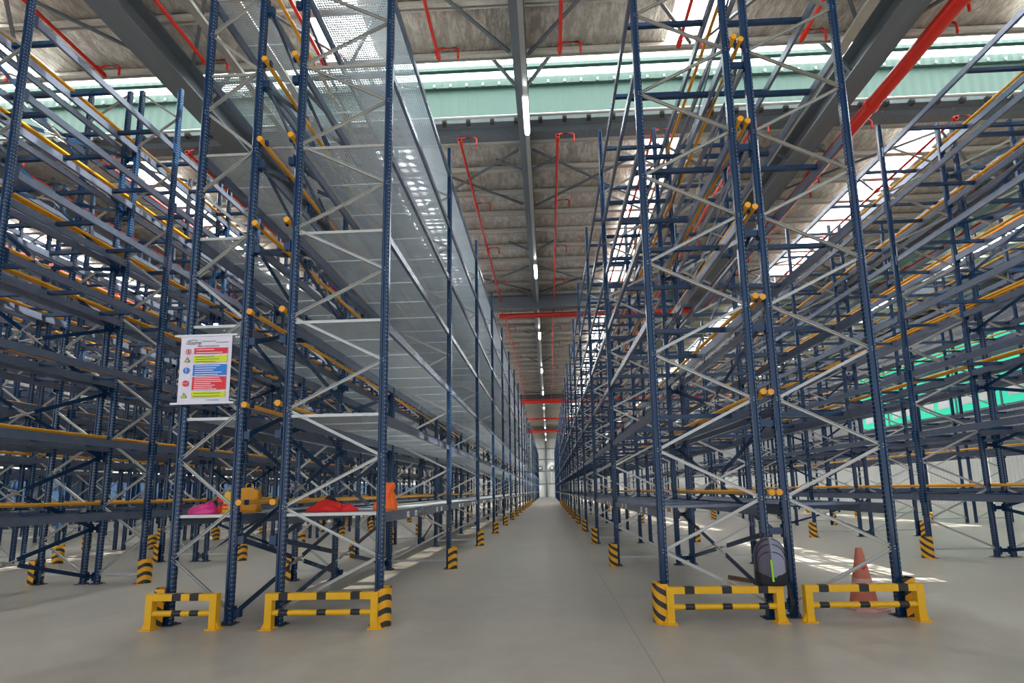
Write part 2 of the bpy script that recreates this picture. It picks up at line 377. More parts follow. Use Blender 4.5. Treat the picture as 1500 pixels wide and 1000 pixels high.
# ------------------------------------------------------------------ lamps
lamp_body = MB().box((-.075, -.66, 0), (.075, .66, .05)).box((-.03, -.02, .05), (.03, .02, .16)).mesh('housing', M['white'])
lamp_tube = MB().tube([(0, -.62, -.02), (0, .62, -.02)], .052, 12).mesh('diffuser', M['lamp'])
def lamp(x, y, z, label):
    t = thing('tube_lamp', label, 'lamp', (x, y, z), 'tube lamps under the roof beams'); ob('housing', lamp_body, t); ob('diffuser', lamp_tube, t)
for k in range(10): lamp(-.36, 11.85+9.35*k, 11.25, '%s lit tube lamp along the central aisle, counted from the nearest' % ORD[k])
for k in range(3): lamp(-13.2, 11.6+9.35*k, 11.30, '%s lit tube lamp above the left aisle, counted from the nearest' % ORD[k])
for k in range(4): lamp(5.5, 16+9.35*k, 11.30, '%s lit tube lamp above the aisle with the traffic cone' % ORD[k])
tr = thing('lamp_trunking', 'pale lamp trunking under the beam above the central aisle', 'trunking', (-.36, 0, 11.47))
ob('channel', MB().box((-.06, -6, -.055), (.06, 100, -.0)).mesh('channel', M['galv']), tr)
tr = thing('lamp_trunking', 'long galvanised lamp trunking slung left of the aisle beam', 'trunking', (-5.9, 0, 11.0))
ob('channel', MB().box((-.09, -6, 0), (.09, 24, .012)).box((-.09, -6, .012), (-.078, 24, .08)).box((.078, -6, .012), (.09, 24, .08)).mesh('channel', M['galv']), tr)
for y in range(-4, 24, 4): ob('hanger', MB().bar((0, y, .012), (0, y, 1.0), .015, .015).mesh('hanger', M['galv']), tr)
tr = thing('lamp_trunking', 'long galvanised lamp trunking between the left roof beam and red pipe', 'trunking', (-7.0, 0, 11.2))
ob('channel', MB().box((-.09, -6, 0), (.09, 24, .012)).box((-.09, -6, .012), (-.078, 24, .08)).box((.078, -6, .012), (.09, 24, .08)).mesh('channel', M['galv']), tr)
tr = thing('lamp_trunking', 'long galvanised cable trunking left of the right roof beam', 'trunking', (6.9, 0, 11.2))
ob('channel', MB().box((-.12, -6, 0), (.12, 24, .012)).box((-.12, -6, .012), (-.108, 24, .08)).box((.108, -6, .012), (.12, 24, .08)).mesh('channel', M['galv']), tr)

# ------------------------------------------------------------------ racks
PW, PD = .088, .070
def post_mesh(H):
    w, d, c, g = PW/2, PD/2, .012, .010
    pr = [(-w, -d+c), (-w+c, -d), (-.014, -d), (-.009, -d+g), (.009, -d+g), (.014, -d), (w-c, -d), (w, -d+c),
          (w, d-c), (w-c, d), (.014, d), (.009, d-g), (-.009, d-g), (-.014, d), (-w+c, d), (-w, d-c)]
    return MB().prism(pr, .006, H).mesh('post', M['post'])
plate_mesh = MB().box((-.085, -.075, 0), (.085, .075, .008)).tube([(-.065, 0, .008), (-.065, 0, .03)], .012, 6).tube([(.065, .02, .008), (.065, .02, .03)], .012, 6).mesh('base_plate', M['dark'])
def brace_mesh(w, dz, dy=0):     # C channel from (0,0,0) to (w,0,dz)
    p, q = Vector((0, dy, 0)), Vector((w, dy, dz)); d = (q-p).normalized(); a = Vector((0, 1, 0)); n = d.cross(a).normalized()
    s, t, e = .016, .026, .004
    prof = [(-s, 0), (s, 0), (s, t), (s-e, t), (s-e, e), (-s+e, e), (-s+e, t), (-s, t)]
    vs = [p+n*u-a*v_ for u, v_ in prof]+[q+n*u-a*v_ for u, v_ in prof]; k = len(prof)
    return MB().add(vs, [(i, (i+1) % k, (i+1) % k+k, i+k) for i in range(k)]+[tuple(range(k)), tuple(range(k, 2*k))[::-1]])
NS = 1.11
def braces(x_in, x_out, H):       # list of (x, z, w, dz)
    out = []; z = .16; w = x_out-x_in; side = 0
    while z+NS/2 < H:
        if side == 0: out.append((x_in, z, w, NS/2))
        else: out.append((x_out, z, -w, NS/2))
        z += NS/2; side ^= 1
    return out
_cache = {}
def cached(key, fn):
    if key not in _cache: _cache[key] = fn()
    return _cache[key]
class Row: pass
def rack(name_label, x_in, x_out, y0, L, nb, LV, H, deck=False, near_fr=2, ind_bays=6, bars=3, start=0, tube_side=True, wide1=False, group=None, tubes=True, bar_ind=4, panels=4, beam_h=.115, topped=None, lab=False):
    """one back-to-back half: x_in is the post line on the flue, x_out the post line on the aisle"""
    r = thing('pallet_rack', name_label, 'rack', ((x_in+x_out)/2, y0, 0), group)
    cx = (x_in+x_out)/2; xi, xo = x_in-cx, x_out-cx; sgn = 1 if xo > xi else -1; wd = abs(xo-xi)
    pm_ = cached(('post', H), lambda: post_mesh(H))
    bl = braces(xi, xo, H)
    def whole():
        mb = MB()
        for x, z, w, dz in bl:
            q = brace_mesh(w, dz); mb.add([(a+x, b_, c+z) for a, b_, c in q.v], q.f)
        q = brace_mesh(xo-xi, 0); mb.add([(a+xi, b_, c+.16) for a, b_, c in q.v], q.f)
        return mb.mesh('bracing', M['galv'])
    for i in range(start, nb+1):
        if i-start < near_fr:
            fr = ob('upright_frame', None, r, (0, i*L, 0))
            for x, z, w, dz in bl:
                bm_ = cached(('br', round(w, 3), round(dz, 3)), lambda: brace_mesh(w, dz).mesh('brace', M['galv']))
                ob('brace', bm_, fr, (x, 0, z))
            if i > 0: ob('brace', cached(('bh', round(xo-xi, 3)), lambda: brace_mesh(xo-xi, 0).mesh('brace', M['galv'])), fr, (xi, 0, .16))
            for x in (xi, xo): ob('base_plate', plate_mesh, fr, (x, 0, 0))
        else:
            fr = ob('upright_frame', cached(('fr', round(xi, 3), round(xo, 3), H), whole), r, (0, i*L, 0))
        for x in (xi, xo): ob('post', pm_, fr, (x, 0, 0))
    # beams
    Lb = L-PD
    def beam():
        mb = MB(); h = beam_h
        mb.prism_y([(-.022, -h), (.022, -h), (.022, -.028), (.004, -.028), (.004, 0), (-.022, 0)], -Lb/2, Lb/2, 0)
        for s in (-1, 1): mb.box((.023, s*Lb/2-(.055 if s > 0 else -.005), -.17), (.030, s*Lb/2+(.005 if s < 0 else -.0)+(.05 if s < 0 else 0), .03), 1)
        return mb.mesh('beam', M['beam'], M['blue'])
    bmesh_ = cached(('beam', round(Lb, 3), beam_h), beam)
    rest = MB(); restbar = MB(); restdeck = MB()
    barm = cached(('bar', round(wd, 3)), lambda: MB().box((-wd/2+.02, -.028, -.055), (wd/2-.02, .028, 0)).mesh('support_bar', M['blue']))
    barw = cached(('barw', round(wd, 3)), lambda: MB().box((-wd/2+.03, -.16, -.03), (wd/2-.03, .16, 0)).mesh('support_bar', M['beam']))
    pl = L/panels-.006
    pan = cached(('pan', round(wd, 3), round(pl, 3)), lambda: MB().box((-wd/2+.03, -pl/2, .0), (wd/2-.03, pl/2, .004)).box((-wd/2+.03, -pl/2, -.007), (wd/2-.03, -pl/2+.002, 0)).box((-wd/2+.03, pl/2-.002, -.007), (wd/2-.03, pl/2, 0)).mesh('deck_panel', M['deck']))
    for li, z in enumerate(LV):
        for i in range(start, nb):
            yc = (i+.5)*L
            ind = (i-start) < ind_bays
            for x, fl in ((xo, 0), (xi, 1)):
                out = sgn if not fl else -sgn
                if ind:
                    o = ob('beam', bmesh_, r, (x-out*.005, yc, z)); 
                    if out < 0: o.rotation_euler[2] = PI
                    if lab and li == 0 and not fl and i < 8:
                        for fr_ in (.27, .37, .72, .81):
                            ob('shelf_label', cached('lbl', lambda: MB().box((.0222, -.055, -.035), (.0245, .055, .035)).mesh('shelf_label', M['label'])), o, (0, (fr_-.5)*L, -.065))
                else: rest.box((x-.022, i*L+PD/2, z-beam_h), (x+.022, (i+1)*L-PD/2, z))
            if deck:
                if i == start: ob('deck_edge', cached(('edge', round(wd, 3)), lambda: MB().box((-wd/2+.03, -.012, -.028), (wd/2-.03, -.001, .006)).mesh('deck_edge', M['galv'])), r, (0, i*L+.001, z+.003))
                for k in range(panels):
                    yy = i*L+(k+.5)*L/panels
                    if i-start < ind_bays*.67: ob('deck_panel', pan, r, (0, yy, z+.003))
                    else: restdeck.box((-wd/2+.03, yy-pl/2, z), (wd/2-.03, yy+pl/2, z+.006))
            else:
                nbars = bars
                for k in range(nbars):
                    yy = i*L+(k+.5)*L/nbars if not (wide1 and li == 0) else i*L+(k+.5)*L/nbars
                    zz = z+.001
                    if i-start < bar_ind: ob('support_bar', barw if (wide1 and li == 0) else barm, r, (0, yy, zz))
                    else: restbar.box((-wd/2+.02, yy-.028, zz-.055), (wd/2-.02, yy+.028, zz))
        if tubes:
            zt = z+.14
            y_a = start*L-.05
            for s_ in ((.10,),):
                tx = xi-sgn*.085
                tb = ob('backstop_tube', cached(('tube', round(L, 2), nb, start), lambda: MB().tube([(0, start*L-.06, 0), (0, nb*L, 0)], .028, 8).mesh('backstop_tube', M['yellow'])), r, (tx, 0, zt))
                ob('end_cap', cached(('cap', start, round(L, 2)), lambda: MB().tube([(0, start*L-.085, 0), (0, start*L-.055, 0)], .036, 10).mesh('end_cap', M['yellow'])), tb)
                ob('tube_bracket', cached(('tbk',start, round(L, 2)), lambda: MB().box((.03, start*L-.02, -.03), (.055, start*L+.03, .03)).box((-.055, start*L-.02, -.03), (-.03, start*L+.03, .03)).mesh('tube_bracket', M['blue'])), tb)
    if rest.v: ob('beam', rest.mesh('beam', M['beam']), r, kind='stuff')
    if restbar.v: ob('support_bar', restbar.mesh('support_bar', M['blue']), r, kind='stuff')
    if restdeck.v: ob('deck_panel', restdeck.mesh('deck_panel', M['deck']), r, kind='stuff')
    return r
def LVS(s, n=7): return [1.19+s*k for k in range(n)]
L1 = LVS(1.12); L2 = LVS(1.19)
rB = rack('decked rack lining the left side of the central aisle, galvanised decks on seven levels', -2.99, -1.88, 5.5, 3.77, 12, L1, 8.45, deck=True, near_fr=4, ind_bays=8, panels=5, lab=True)
rA = rack('shallow decked rack backing onto the central aisle rack, safety banner on its end', -3.58, -4.26, 5.55, 2.70, 16, L1, 8.45, deck=True, near_fr=3, ind_bays=8, panels=4)
rR = rack('undecked blue rack lining the right side of the central aisle, backpack at its end', 2.34, 1.23, 5.58, 3.77, 12, L1, 8.75, near_fr=4, ind_bays=8, wide1=True, bar_ind=6, lab=True)
rQ = rack('undecked blue rack with the traffic cone standing at its end', 2.61, 3.73, 5.62, 3.77, 12, L1, 8.75, near_fr=3, ind_bays=6, wide1=True, bar_ind=6)
rC = rack('shallow rack facing the banner across the left aisle', -7.57, -6.82, 5.57, 2.62, 15, L1, 9.1, near_fr=4, ind_bays=9, bar_ind=6)
rD = rack('shallow rack backing onto the first rack across the left aisle', -7.81, -8.58, 5.57, 2.62, 15, L1, 9.1, near_fr=4, ind_bays=8, bar_ind=6, bars=3)
rS = rack('deep rack facing the traffic cone across the right aisle', 8.36, 7.16, 5.72, 4.05, 10, L2, 8.92, near_fr=4, ind_bays=7, bar_ind=5)
rT = rack('deep rack backing onto the first rack across the right aisle', 8.66, 9.86, 5.72, 4.05, 10, L2, 8.92, near_fr=3, ind_bays=6, bar_ind=4)
rack('deep rack of the second block across the right aisle, facing the cone', 14.45, 13.25, 5.72, 4.05, 10, L2, 8.92, near_fr=0, start=1, ind_bays=4, bar_ind=0)
rack('deep rack at the back of the second block across the right aisle', 14.75, 15.95, 5.72, 4.05, 10, L2, 8.92, near_fr=0, start=1, ind_bays=3, bar_ind=0, bars=0, tubes=False)
for k, (xa, xb) in enumerate((( -11.75, -11.0), (-16.1, -15.35), (-20.45, -19.7))):
    n_ = ['second', 'third', 'fourth'][k]
    rack('shallow rack of the %s block left of the aisle, side towards the banner' % n_, xa, xb, 5.57, 2.62, 13, L1, 9.1, near_fr=0, start=1+k, ind_bays=5-k, bar_ind=2 if k == 0 else 0, bars=2)
    if k < 3: rack('shallow rack of the %s block left of the aisle, side away from the banner' % n_, xa-.25, xa-1.0, 5.57, 2.62, 13, L1, 9.1, near_fr=0, start=1+k, ind_bays=4-k, bar_ind=0, bars=2)
# second run beyond the cross aisle
rack('decked rack left of the aisle beyond the far cross aisle', -2.99, -1.88, 57, 3.77, 10, L1, 8.45, deck=True, near_fr=0, ind_bays=0, panels=2)
rack('undecked rack right of the aisle beyond the far cross aisle', 2.34, 1.23, 57, 3.77, 10, L1, 8.75, near_fr=0, ind_bays=0, bar_ind=0, bars=2)

# row spacers and spine bracing in the flues
def spine(parent, xa, xb, y0, L, zs, bays=(0, 4, 8), label=None, link=True, planes=(0,)):
    px, py = parent.location.x, parent.location.y
    xm = (xa+xb)/2-px; w = abs(xb-xa)-PW
    for b_ in bays:
        for e in (0, 1):
            for z in zs:
                y = y0-py+(b_+e)*L
                mb = MB()
                if link: mb.box((xm-w/2, y-.02, z-.035), (xm+w/2, y+.02, z+.035))
                else:
                    for pl_ in planes:
                        s = 1 if pl_ > 0 else -1
                        mb.box((min(xm+pl_*.72, xm+s*w/2), y-.03, z-.045), (max(xm+pl_*.72, xm+s*w/2), y+.03, z+.045))
                for s in ((-1, 1) if link else [1 if pl_ > 0 else -1 for pl_ in planes]): mb.box((xm+s*(w/2-.012)-.008, y-.04, z-.07), (xm+s*(w/2-.012)+.008, y+.04, z+.07))
                ob('row_spacer', mb.mesh('row_spacer', M['blue']), parent)
        for i in range(len(zs)-1):
            za, zb = zs[i], zs[i+1]
            for (p, q, dx) in [(a_, c_, d_+pl_) for pl_ in planes for a_, c_, d_ in ((za, zb, -.012), (zb, za, .012))]:
                A = Vector((xm+dx, y0-py+b_*L+.03, p)); B = Vector((xm+dx, y0-py+(b_+1)*L-.03, q))
                m1, m2 = A.lerp(B, .42), A.lerp(B, .55)
                o = ob('spine_brace', MB().bar(A, m1, .012, .06).bar(m2, B, .012, .06).mesh('spine_brace', M['blue']), parent)
                ob('turnbuckle', MB().tube([m1, m2], .009, 6).tube([m1.lerp(m2, .3), m1.lerp(m2, .7)], .02, 6).mesh('turnbuckle', M['galv']), o)
ZS = [.12, .91, 2.1, 3.22, 4.38, 5.5, 6.62, 7.7]
spine(rB, -2.99, -3.58, 5.5, 3.77, ZS, bays=(0, 4), link=False, planes=(.23,))
spine(rA, -2.99, -3.58, 5.55, 2.70, ZS, bays=(0, 3), link=False, planes=(-.22,))
spine(rR, 2.34, 2.61, 5.6, 3.77, ZS, bays=(0, 4))
spine(rC, -7.57, -7.81, 5.57, 2.62, ZS, bays=(0, 2, 6))
spine(rS, 8.36, 8.66, 5.72, 4.05, ZS, bays=(0, 2))

# ------------------------------------------------------------------ column guards
def guard_mesh():
    mb = MB(); n = 9; r = .085; t = .007; H_ = .40; vs = []
    prof = [(-.07, -.09)]
    for i in range(n): a = -PI/2+PI*i/(n-1); prof.append((.02+r*.75*math.cos(a), .09*math.sin(a)))
    prof.append((-.07, .09))
    inner = [(x-(t if -.07 < x else 0), y*(1-t/.09)) for x, y in prof]
    full = prof+inner[::-1]; k = len(full); kk = len(prof)
    vs = [(x, y, .004) for x, y in full]+[(x, y, H_) for x, y in full]
    fs = [(i, (i+1) % k, (i+1) % k+k, i+k) for i in range(k)]
    for i in range(kk-1): fs.append((k+i, k+i+1, k+k-2-i, k+k-1-i)); fs.append((i+1, i, k-1-i, k-2-i))
    mb.add(vs, fs, 0); mb.box((-.07, -.125, 0), (.06, -.091, .006), 1).box((-.07, .091, 0), (.06, .125, .006), 1)
    return mb.mesh('column_guard', M['guard'], M['guardyellow'])
gm = guard_mesh()
def guards(x, sgn, y0, L, idx, where, tx=''):
    for i in idx:
        # the sheet bulges away from the post towards the aisle
        o = ob('column_guard', gm, None, (x+sgn*.075, y0+i*L, 0), 0 if sgn > 0 else PI)
        tag(o, 'striped guard at %s post %s' % (ORD[i], where), 'column guard', 'striped column guards')
guards(-1.88, 1, 5.42, 3.77, [0], 'left of central aisle')
guards(-1.88, 1, 5.5, 3.77, range(1, 13), 'left of the central aisle')
guards(1.23, -1, 5.48, 3.77, [0], 'right of the central aisle')
guards(1.23, -1, 5.58, 3.77, range(1, 13), 'right of the central aisle')
guards(-4.26, -1, 5.55, 2.70, range(0, 9), 'on the banner side of the left aisle')
guards(3.73, 1, 5.62, 3.77, range(0, 8), 'of the rack with the cone, on the right aisle')
guards(-6.82, 1, 5.57, 2.62, range(1, 10), 'across the left aisle from the banner')
guards(-8.58, -1, 5.57, 2.62, range(1, 8), 'on far side of block across left aisle')
guards(-11.0, 1, 5.57, 2.62, range(1, 9), 'of second left block, side towards banner')
guards(-13.0+.25, -1, 5.57, 2.62, range(2, 7), 'of second left block, side away from banner')
guards(7.16, -1, 5.72, 4.05, range(1, 8), 'across the right aisle from the cone')
guards(9.86, 1, 5.72, 4.05, range(1, 7), 'on far side of block across right aisle')
guards(13.25, -1, 5.72, 4.05, range(2, 7), 'of the second block across the right aisle')

# ------------------------------------------------------------------ end barriers
def banded(x0, x1, z, h, y, bands, parent, name, rnd):
    mb = MB()
    def seg(a, b_, k):
        if rnd: mb.tube([(a, y, z), (b_, y, z)], h/2, 14, k, caps=False)
        else: mb.box((a, y-h/2, z-h/2), (b_, y+h/2, z+h/2), k)
    cur = x0
    for c, w in bands:
        seg(cur, c-w/2, 0); seg(c-w/2, c+w/2, 1); cur = c+w/2
    seg(cur, x1, 0); ob(name, mb.mesh(name, M['guardyellow'], M['black']), parent)
def barrier(x0, x1, y, label, bands):
    t = thing('rack_end_barrier', label, 'barrier', (x0, y, 0), 'yellow and black rack end barriers'); W_ = x1-x0; h = .37; w = .075
    for x, s in ((w/2, -1), (W_-w/2, 1)):
        p = ob('barrier_post', MB().box((x-w/2, -w/2, .008), (x+w/2, w/2, h)).mesh('barrier_post', M['guardyellow']), t)
        mb = MB().box((x-.06-.02*(s < 0), -.07, 0), (x+.06+.02*(s > 0), .07, .008))
        mb.add([(x+s*w/2, -.02, .008), (x+s*(w/2+.04), -.02, .008), (x+s*w/2, -.02, .09), (x+s*w/2, .02, .008), (x+s*(w/2+.04), .02, .008), (x+s*w/2, .02, .09)], [(0, 1, 2), (5, 4, 3), (0, 3, 4, 1), (1, 4, 5, 2), (2, 5, 3, 0)])
        for bx in (-.045, .045): mb.tube([(x+bx, -.055, .008), (x+bx, -.055, .022)], .009, 6)
        ob('foot_plate', mb.mesh('foot_plate', M['guardyellow']), p)
    banded(w, W_-w, h-.035, .07, 0, [(b_*W_, .10) for b_ in bands], t, 'top_rail', False)
    banded(w, W_-w, .165, .062, 0, [(b_*W_, .10) for b_ in bands], t, 'lower_rail', True)
barrier(-4.36, -3.58, 5.36, 'short yellow and black barrier below the safety banner', (.43, .68))
barrier(-3.04, -1.83, 5.34, 'yellow and black barrier at the decked rack beside the central aisle', (.16, .50, .80))
barrier(1.20, 2.40, 5.40, 'yellow and black barrier below the backpack', (.20, .52, .83))
barrier(2.63, 3.83, 5.42, 'yellow and black barrier in front of the traffic cone', (.16, .50, .83))

# ------------------------------------------------------------------ safety banner
bn = thing('safety_banner', 'white safety banner with red, yellow and blue text blocks hung on rack end', 'banner', (-3.98, 5.455, 2.475))
bw, bh = .61, .81
def cloth():
    vs = []; fs = []; n = 12
    for s in (0, 1):
        for i in range(n+1):
            x = -bw/2+bw*i/n
            for z in (0, bh*.5, bh): vs.append((x, .004*math.sin(i*1.1)+.003*s, z))
    k = 3*(n+1)
    for i in range(n):
        for j in range(2):
            a = i*3+j; fs.append((a, a+3, a+4, a+1)); fs.append((k+a, k+a+1, k+a+4, k+a+3))
    return MB().add(vs, fs, 0, True)
M['vinyl'] = mat('banner_vinyl', (.74, .70, .80), .5)
M['bred'] = mat('print_red', (.72, .015, .03), .5); M['byel'] = mat('print_yellow', (.62, .72, .01), .5); M['bblue'] = mat('print_blue', (.01, .19, .66), .5)
M['ink'] = mat('print_ink', (.06, .06, .07), .6); M['inkw'] = mat('print_white', (.85, .82, .85), .6); M['inkg'] = mat('print_green', (.05, .35, .08), .6)
ob('banner_sheet', cloth().mesh('banner_sheet', M['vinyl']), bn)
for z in (0, bh): ob('banner_rod', MB().bar((-.38, .0, z), (.37, .0, z), .022, .022).mesh('banner_rod', M['cleat']), bn)
F = -.010
def flat(name, x0, z0, x1, z1, m_, y=F): return ob(name, MB().box((x0, y-.0012, z0), (x1, y, z1)).mesh(name, m_), bn)
blocks = [(.585, .655, 'bred', 2, 'inkw'), (.480, .565, 'byel', 3, 'ink'), (.325, .455, 'bblue', 5, 'inkw'), (.155, .310, 'bred', 7, 'inkw'), (.065, .135, 'byel', 2, 'ink')]
for z0, z1, c, n, ink in blocks:
    ob_ = flat('text_block', -.135, z0, .265, z1, M[c])
    for k in range(n):
        z = z1-(k+.6)*(z1-z0)/n; wl_ = random.uniform(.2, .34)
        ob('text_line', MB().box((-.11, F-.0022, z-.0035), (-.11+wl_, F-.0013, z+.0035)).mesh('text_line', M[ink]), ob_)
def text(name, s, size, loc, m_, parent, shear=0, ax=0):
    cu = bpy.data.curves.new(name, 'FONT'); cu.body = s; cu.size = size; cu.shear = shear; cu.align_x = 'CENTER'; cu.extrude = .0004
    cu.materials.append(m_); tmp = bpy.data.objects.new('tmp', cu); C.objects.link(tmp); dg = bpy.context.evaluated_depsgraph_get()
    me = bpy.data.meshes.new_from_object(tmp.evaluated_get(dg)); bpy.data.objects.remove(tmp); me.name = name
    o = bpy.data.objects.new(name, me); C.objects.link(o); o.parent = parent; o.location = loc; o.rotation_euler = (PI/2, 0, 0); return o
text('logo_text', 'Godrej', .062, (-.155, F-.001, .700), M['ink'], bn, .5)
ob('logo_stroke', MB().tube([(-.225, F, .735), (-.19, F, .755), (-.14, F, .758), (-.10, F, .748)], .003, 6).mesh('logo_stroke', M['inkg']), bn)
text('title_text', 'SAFETY PRECAUTIONS', .026, (.03, F-.001, .668), M['ink'], bn)
flat('text_line', -.04, .735, .12, .740, M['ink']); flat('text_line', .12, .718, .27, .723, M['ink']); flat('text_line', .05, .030, .20, .035, M['ink'])
def disc(name, x, z, r, m_, y=F, n=20):
    vs = [(x+r*math.cos(2*PI*i/n), y, z+r*math.sin(2*PI*i/n)) for i in range(n)]
    return ob(name, MB().add(vs, [tuple(range(n))]).add([(a, y-.001, c) for a, b_, c in vs], [tuple(range(n))[::-1]]).mesh(name, m_), bn)
def ring(name, x, z, r0, r1, m_, y=F-.0015, n=20):
    vs = [(x+r*math.cos(2*PI*i/n), y, z+r*math.sin(2*PI*i/n)) for r in (r0, r1) for i in range(n)]
    return ob(name, MB().add(vs, [(i, n+i, n+(i+1) % n, (i+1) % n) for i in range(n)]).mesh(name, m_), bn)
ring('prohibition_symbol', -.205, .615, .026, .034, M['bred'])
ob('prohibition_bar', MB().bar((-.228, F-.001, .638), (-.182, F-.001, .592), .003, .007, upv=(0,1,0)).mesh('prohibition_bar', M['bred']), bn)
flat('prohibition_figure', -.211, .597, -.199, .633, M['ink'])
def tri(x, z):
    ob('warning_triangle', MB().add([(x-.036, F-.001, z-.028), (x+.036, F-.001, z-.028), (x, F-.001, z+.034)], [(0, 1, 2)]).mesh('warning_triangle', M['ink']), bn)
    ob('triangle_fill', MB().add([(x-.026, F-.002, z-.022), (x+.026, F-.002, z-.022), (x, F-.002, z+.023)], [(0, 1, 2)]).mesh('triangle_fill', M['byel']), bn)
    flat('exclamation_mark', x-.003, z-.014, x+.003, z+.010, M['ink'], F-.0025)
tri(-.215, .520); tri(-.225, .095)
disc('mandatory_symbol', -.215, .390, .036, M['bblue'], F-.001); flat('exclamation_mark', -.220, .385, -.210, .412, M['inkw'], F-.0025); flat('exclamation_mark', -.220, .368, -.210, .378, M['inkw'], F-.0025)
disc('stop_symbol', -.215, .235, .036, M['bred'], F-.001); text('stop_text', 'STOP', .026, (-.215, F-.003, .226), M['inkw'], bn)
for x in (-bw/2+.03, bw/2-.03):
    for z in (.02, bh-.02): disc('eyelet', x, z, .006, M['galv'], F, 8)

# ------------------------------------------------------------------ traffic cone
M['cone'] = paint('faded_orange_plastic', (.66, .20, .12), .55, var=.2); M['conepale'] = paint('pale_cone_sleeve', (.72, .42, .36), .5, var=.1)
cn = thing('traffic_cone', 'faded orange traffic cone standing behind the right barrier', 'cone', (3.57, 5.98, 0), rz=-.45)
def ngon(r, n=8, rot=PI/8): return [(r*math.cos(rot+2*PI*i/n), r*math.sin(rot+2*PI*i/n)) for i in range(n)]
ob('base', MB().prism(ngon(.255), .0, .022).prism(ngon(.215), .022, .035).mesh('base', M['conepale']), cn)
ob('cone_body', MB().tube([(0, 0, .035), (0, 0, .06), (0, 0, .20)], [.165, .142, .118], 24, caps=False).tube([(0, 0, .20), (0, 0, .335)], [.118, .093], 24, 0, caps=False).tube([(0, 0, .50), (0, 0, .66), (0, 0, .67)], [.062, .033, .027], 24, 0).mesh('cone_body', M['cone']), cn)
ob('pale_sleeve', MB().tube([(0, 0, .20), (0, 0, .335)], [.1195, .0945], 24, caps=False).mesh('pale_sleeve', M['conepale']), cn, label='faded pale band')
ob('orange_band', MB().tube([(0, 0, .335), (0, 0, .50)], [.0935, .0625], 24, caps=False).mesh('orange_band', M['cone']), cn)
hv = []
for i in range(20):
    a = 2*PI*i/20; hx = .0021*16*math.sin(a)**3; hz = .0021*(13*math.cos(a)-5*math.cos(2*a)-2*math.cos(3*a)-math.cos(4*a)); hv.append((hx+.02, hz+.46))
def on_cone(x, z): r = .033+(.66-z)*.181+.004; return (x, -math.sqrt(max(0, r*r-x*x)), z)
ob('heart_mark', MB().add([on_cone(x, z) for x, z in hv]+[on_cone(.02, .46)], [(i, (i+1) % 20, 20) for i in range(20)]).mesh('heart_mark', M['bred']), cn, label='red heart sticker')

# ------------------------------------------------------------------ backpack
M['bpgrey'] = paint('grey_backpack_fabric', (.20, .20, .26), .8, var=.15); M['bpdark'] = paint('dark_backpack_fabric', (.11, .10, .13), .85); M['bpblack'] = mat('black_backpack_fabric', (.015, .016, .02), .8)
M['lime'] = mat('lime_trim', (.36, .70, .02), .5)
bp = thing('backpack', 'grey and black backpack with lime stripe resting on yellow barrier', 'backpack', (2.30, 5.39, .374), rz=-.22)
def pack_shape(w, d, h, z0, y0, k=12, m=10, fl=1.0):
    vs = []; fs = []
    for j in range(m+1):
        v = j/m; z = z0+h*v
        s = (math.sin(PI*min(1, .18+v*.62)))**.45 if v < .9 else 0
        s = (1-max(0, (v-.55)/.45)**2.6*.75)*(1-max(0, (.12-v)/.12)**2*.18)
        for i in range(k):
            a = 2*PI*i/k; c, s2 = math.cos(a), math.sin(a)
            sx = math.copysign(abs(c)**.62, c); sy = math.copysign(abs(s2)**.62, s2)
            vs.append((w/2*sx*s, y0+d/2*sy*(s*.85+.15)*(fl if sy < 0 else 1), z))
    for j in range(m):
        for i in range(k): fs.append((j*k+i, j*k+(i+1) % k, (j+1)*k+(i+1) % k, (j+1)*k+i))
    fs.append(tuple(range(k))[::-1]); fs.append(tuple(range(m*k, m*k+k)))
    return vs, fs
M['bplight'] = paint('light_grey_backpack_fabric', (.30, .31, .38), .8, var=.12)
def packmesh(nm, a, mm):
    v_, f_ = pack_shape(*a, k=48, m=44); mb = MB().add(v_, f_, 0, True)
    for i, f in enumerate(f_):
        x = sum(v_[j][0] for j in f)/len(f); y = sum(v_[j][1] for j in f)/len(f); z = sum(v_[j][2] for j in f)/len(f)
        if z < .085+.42*min(abs(x), .14)+(.05 if y > .02 else 0): mb.mi[i] = 2
        elif x < 0: mb.mi[i] = 1
    return mb.mesh(nm, M['bplight'], M['bpdark'], M['bpblack'])
ob('main_bag', packmesh('main_bag', (.31, .19, .49, 0, .03), M['bpgrey']), bp)
ob('front_pocket', packmesh('front_pocket', (.302, .15, .43, .003, -.000), M['bpgrey']), bp)
ob('outer_pocket', packmesh('outer_pocket', (.280, .14, .35, .006, -.012), M['bpgrey']), bp)
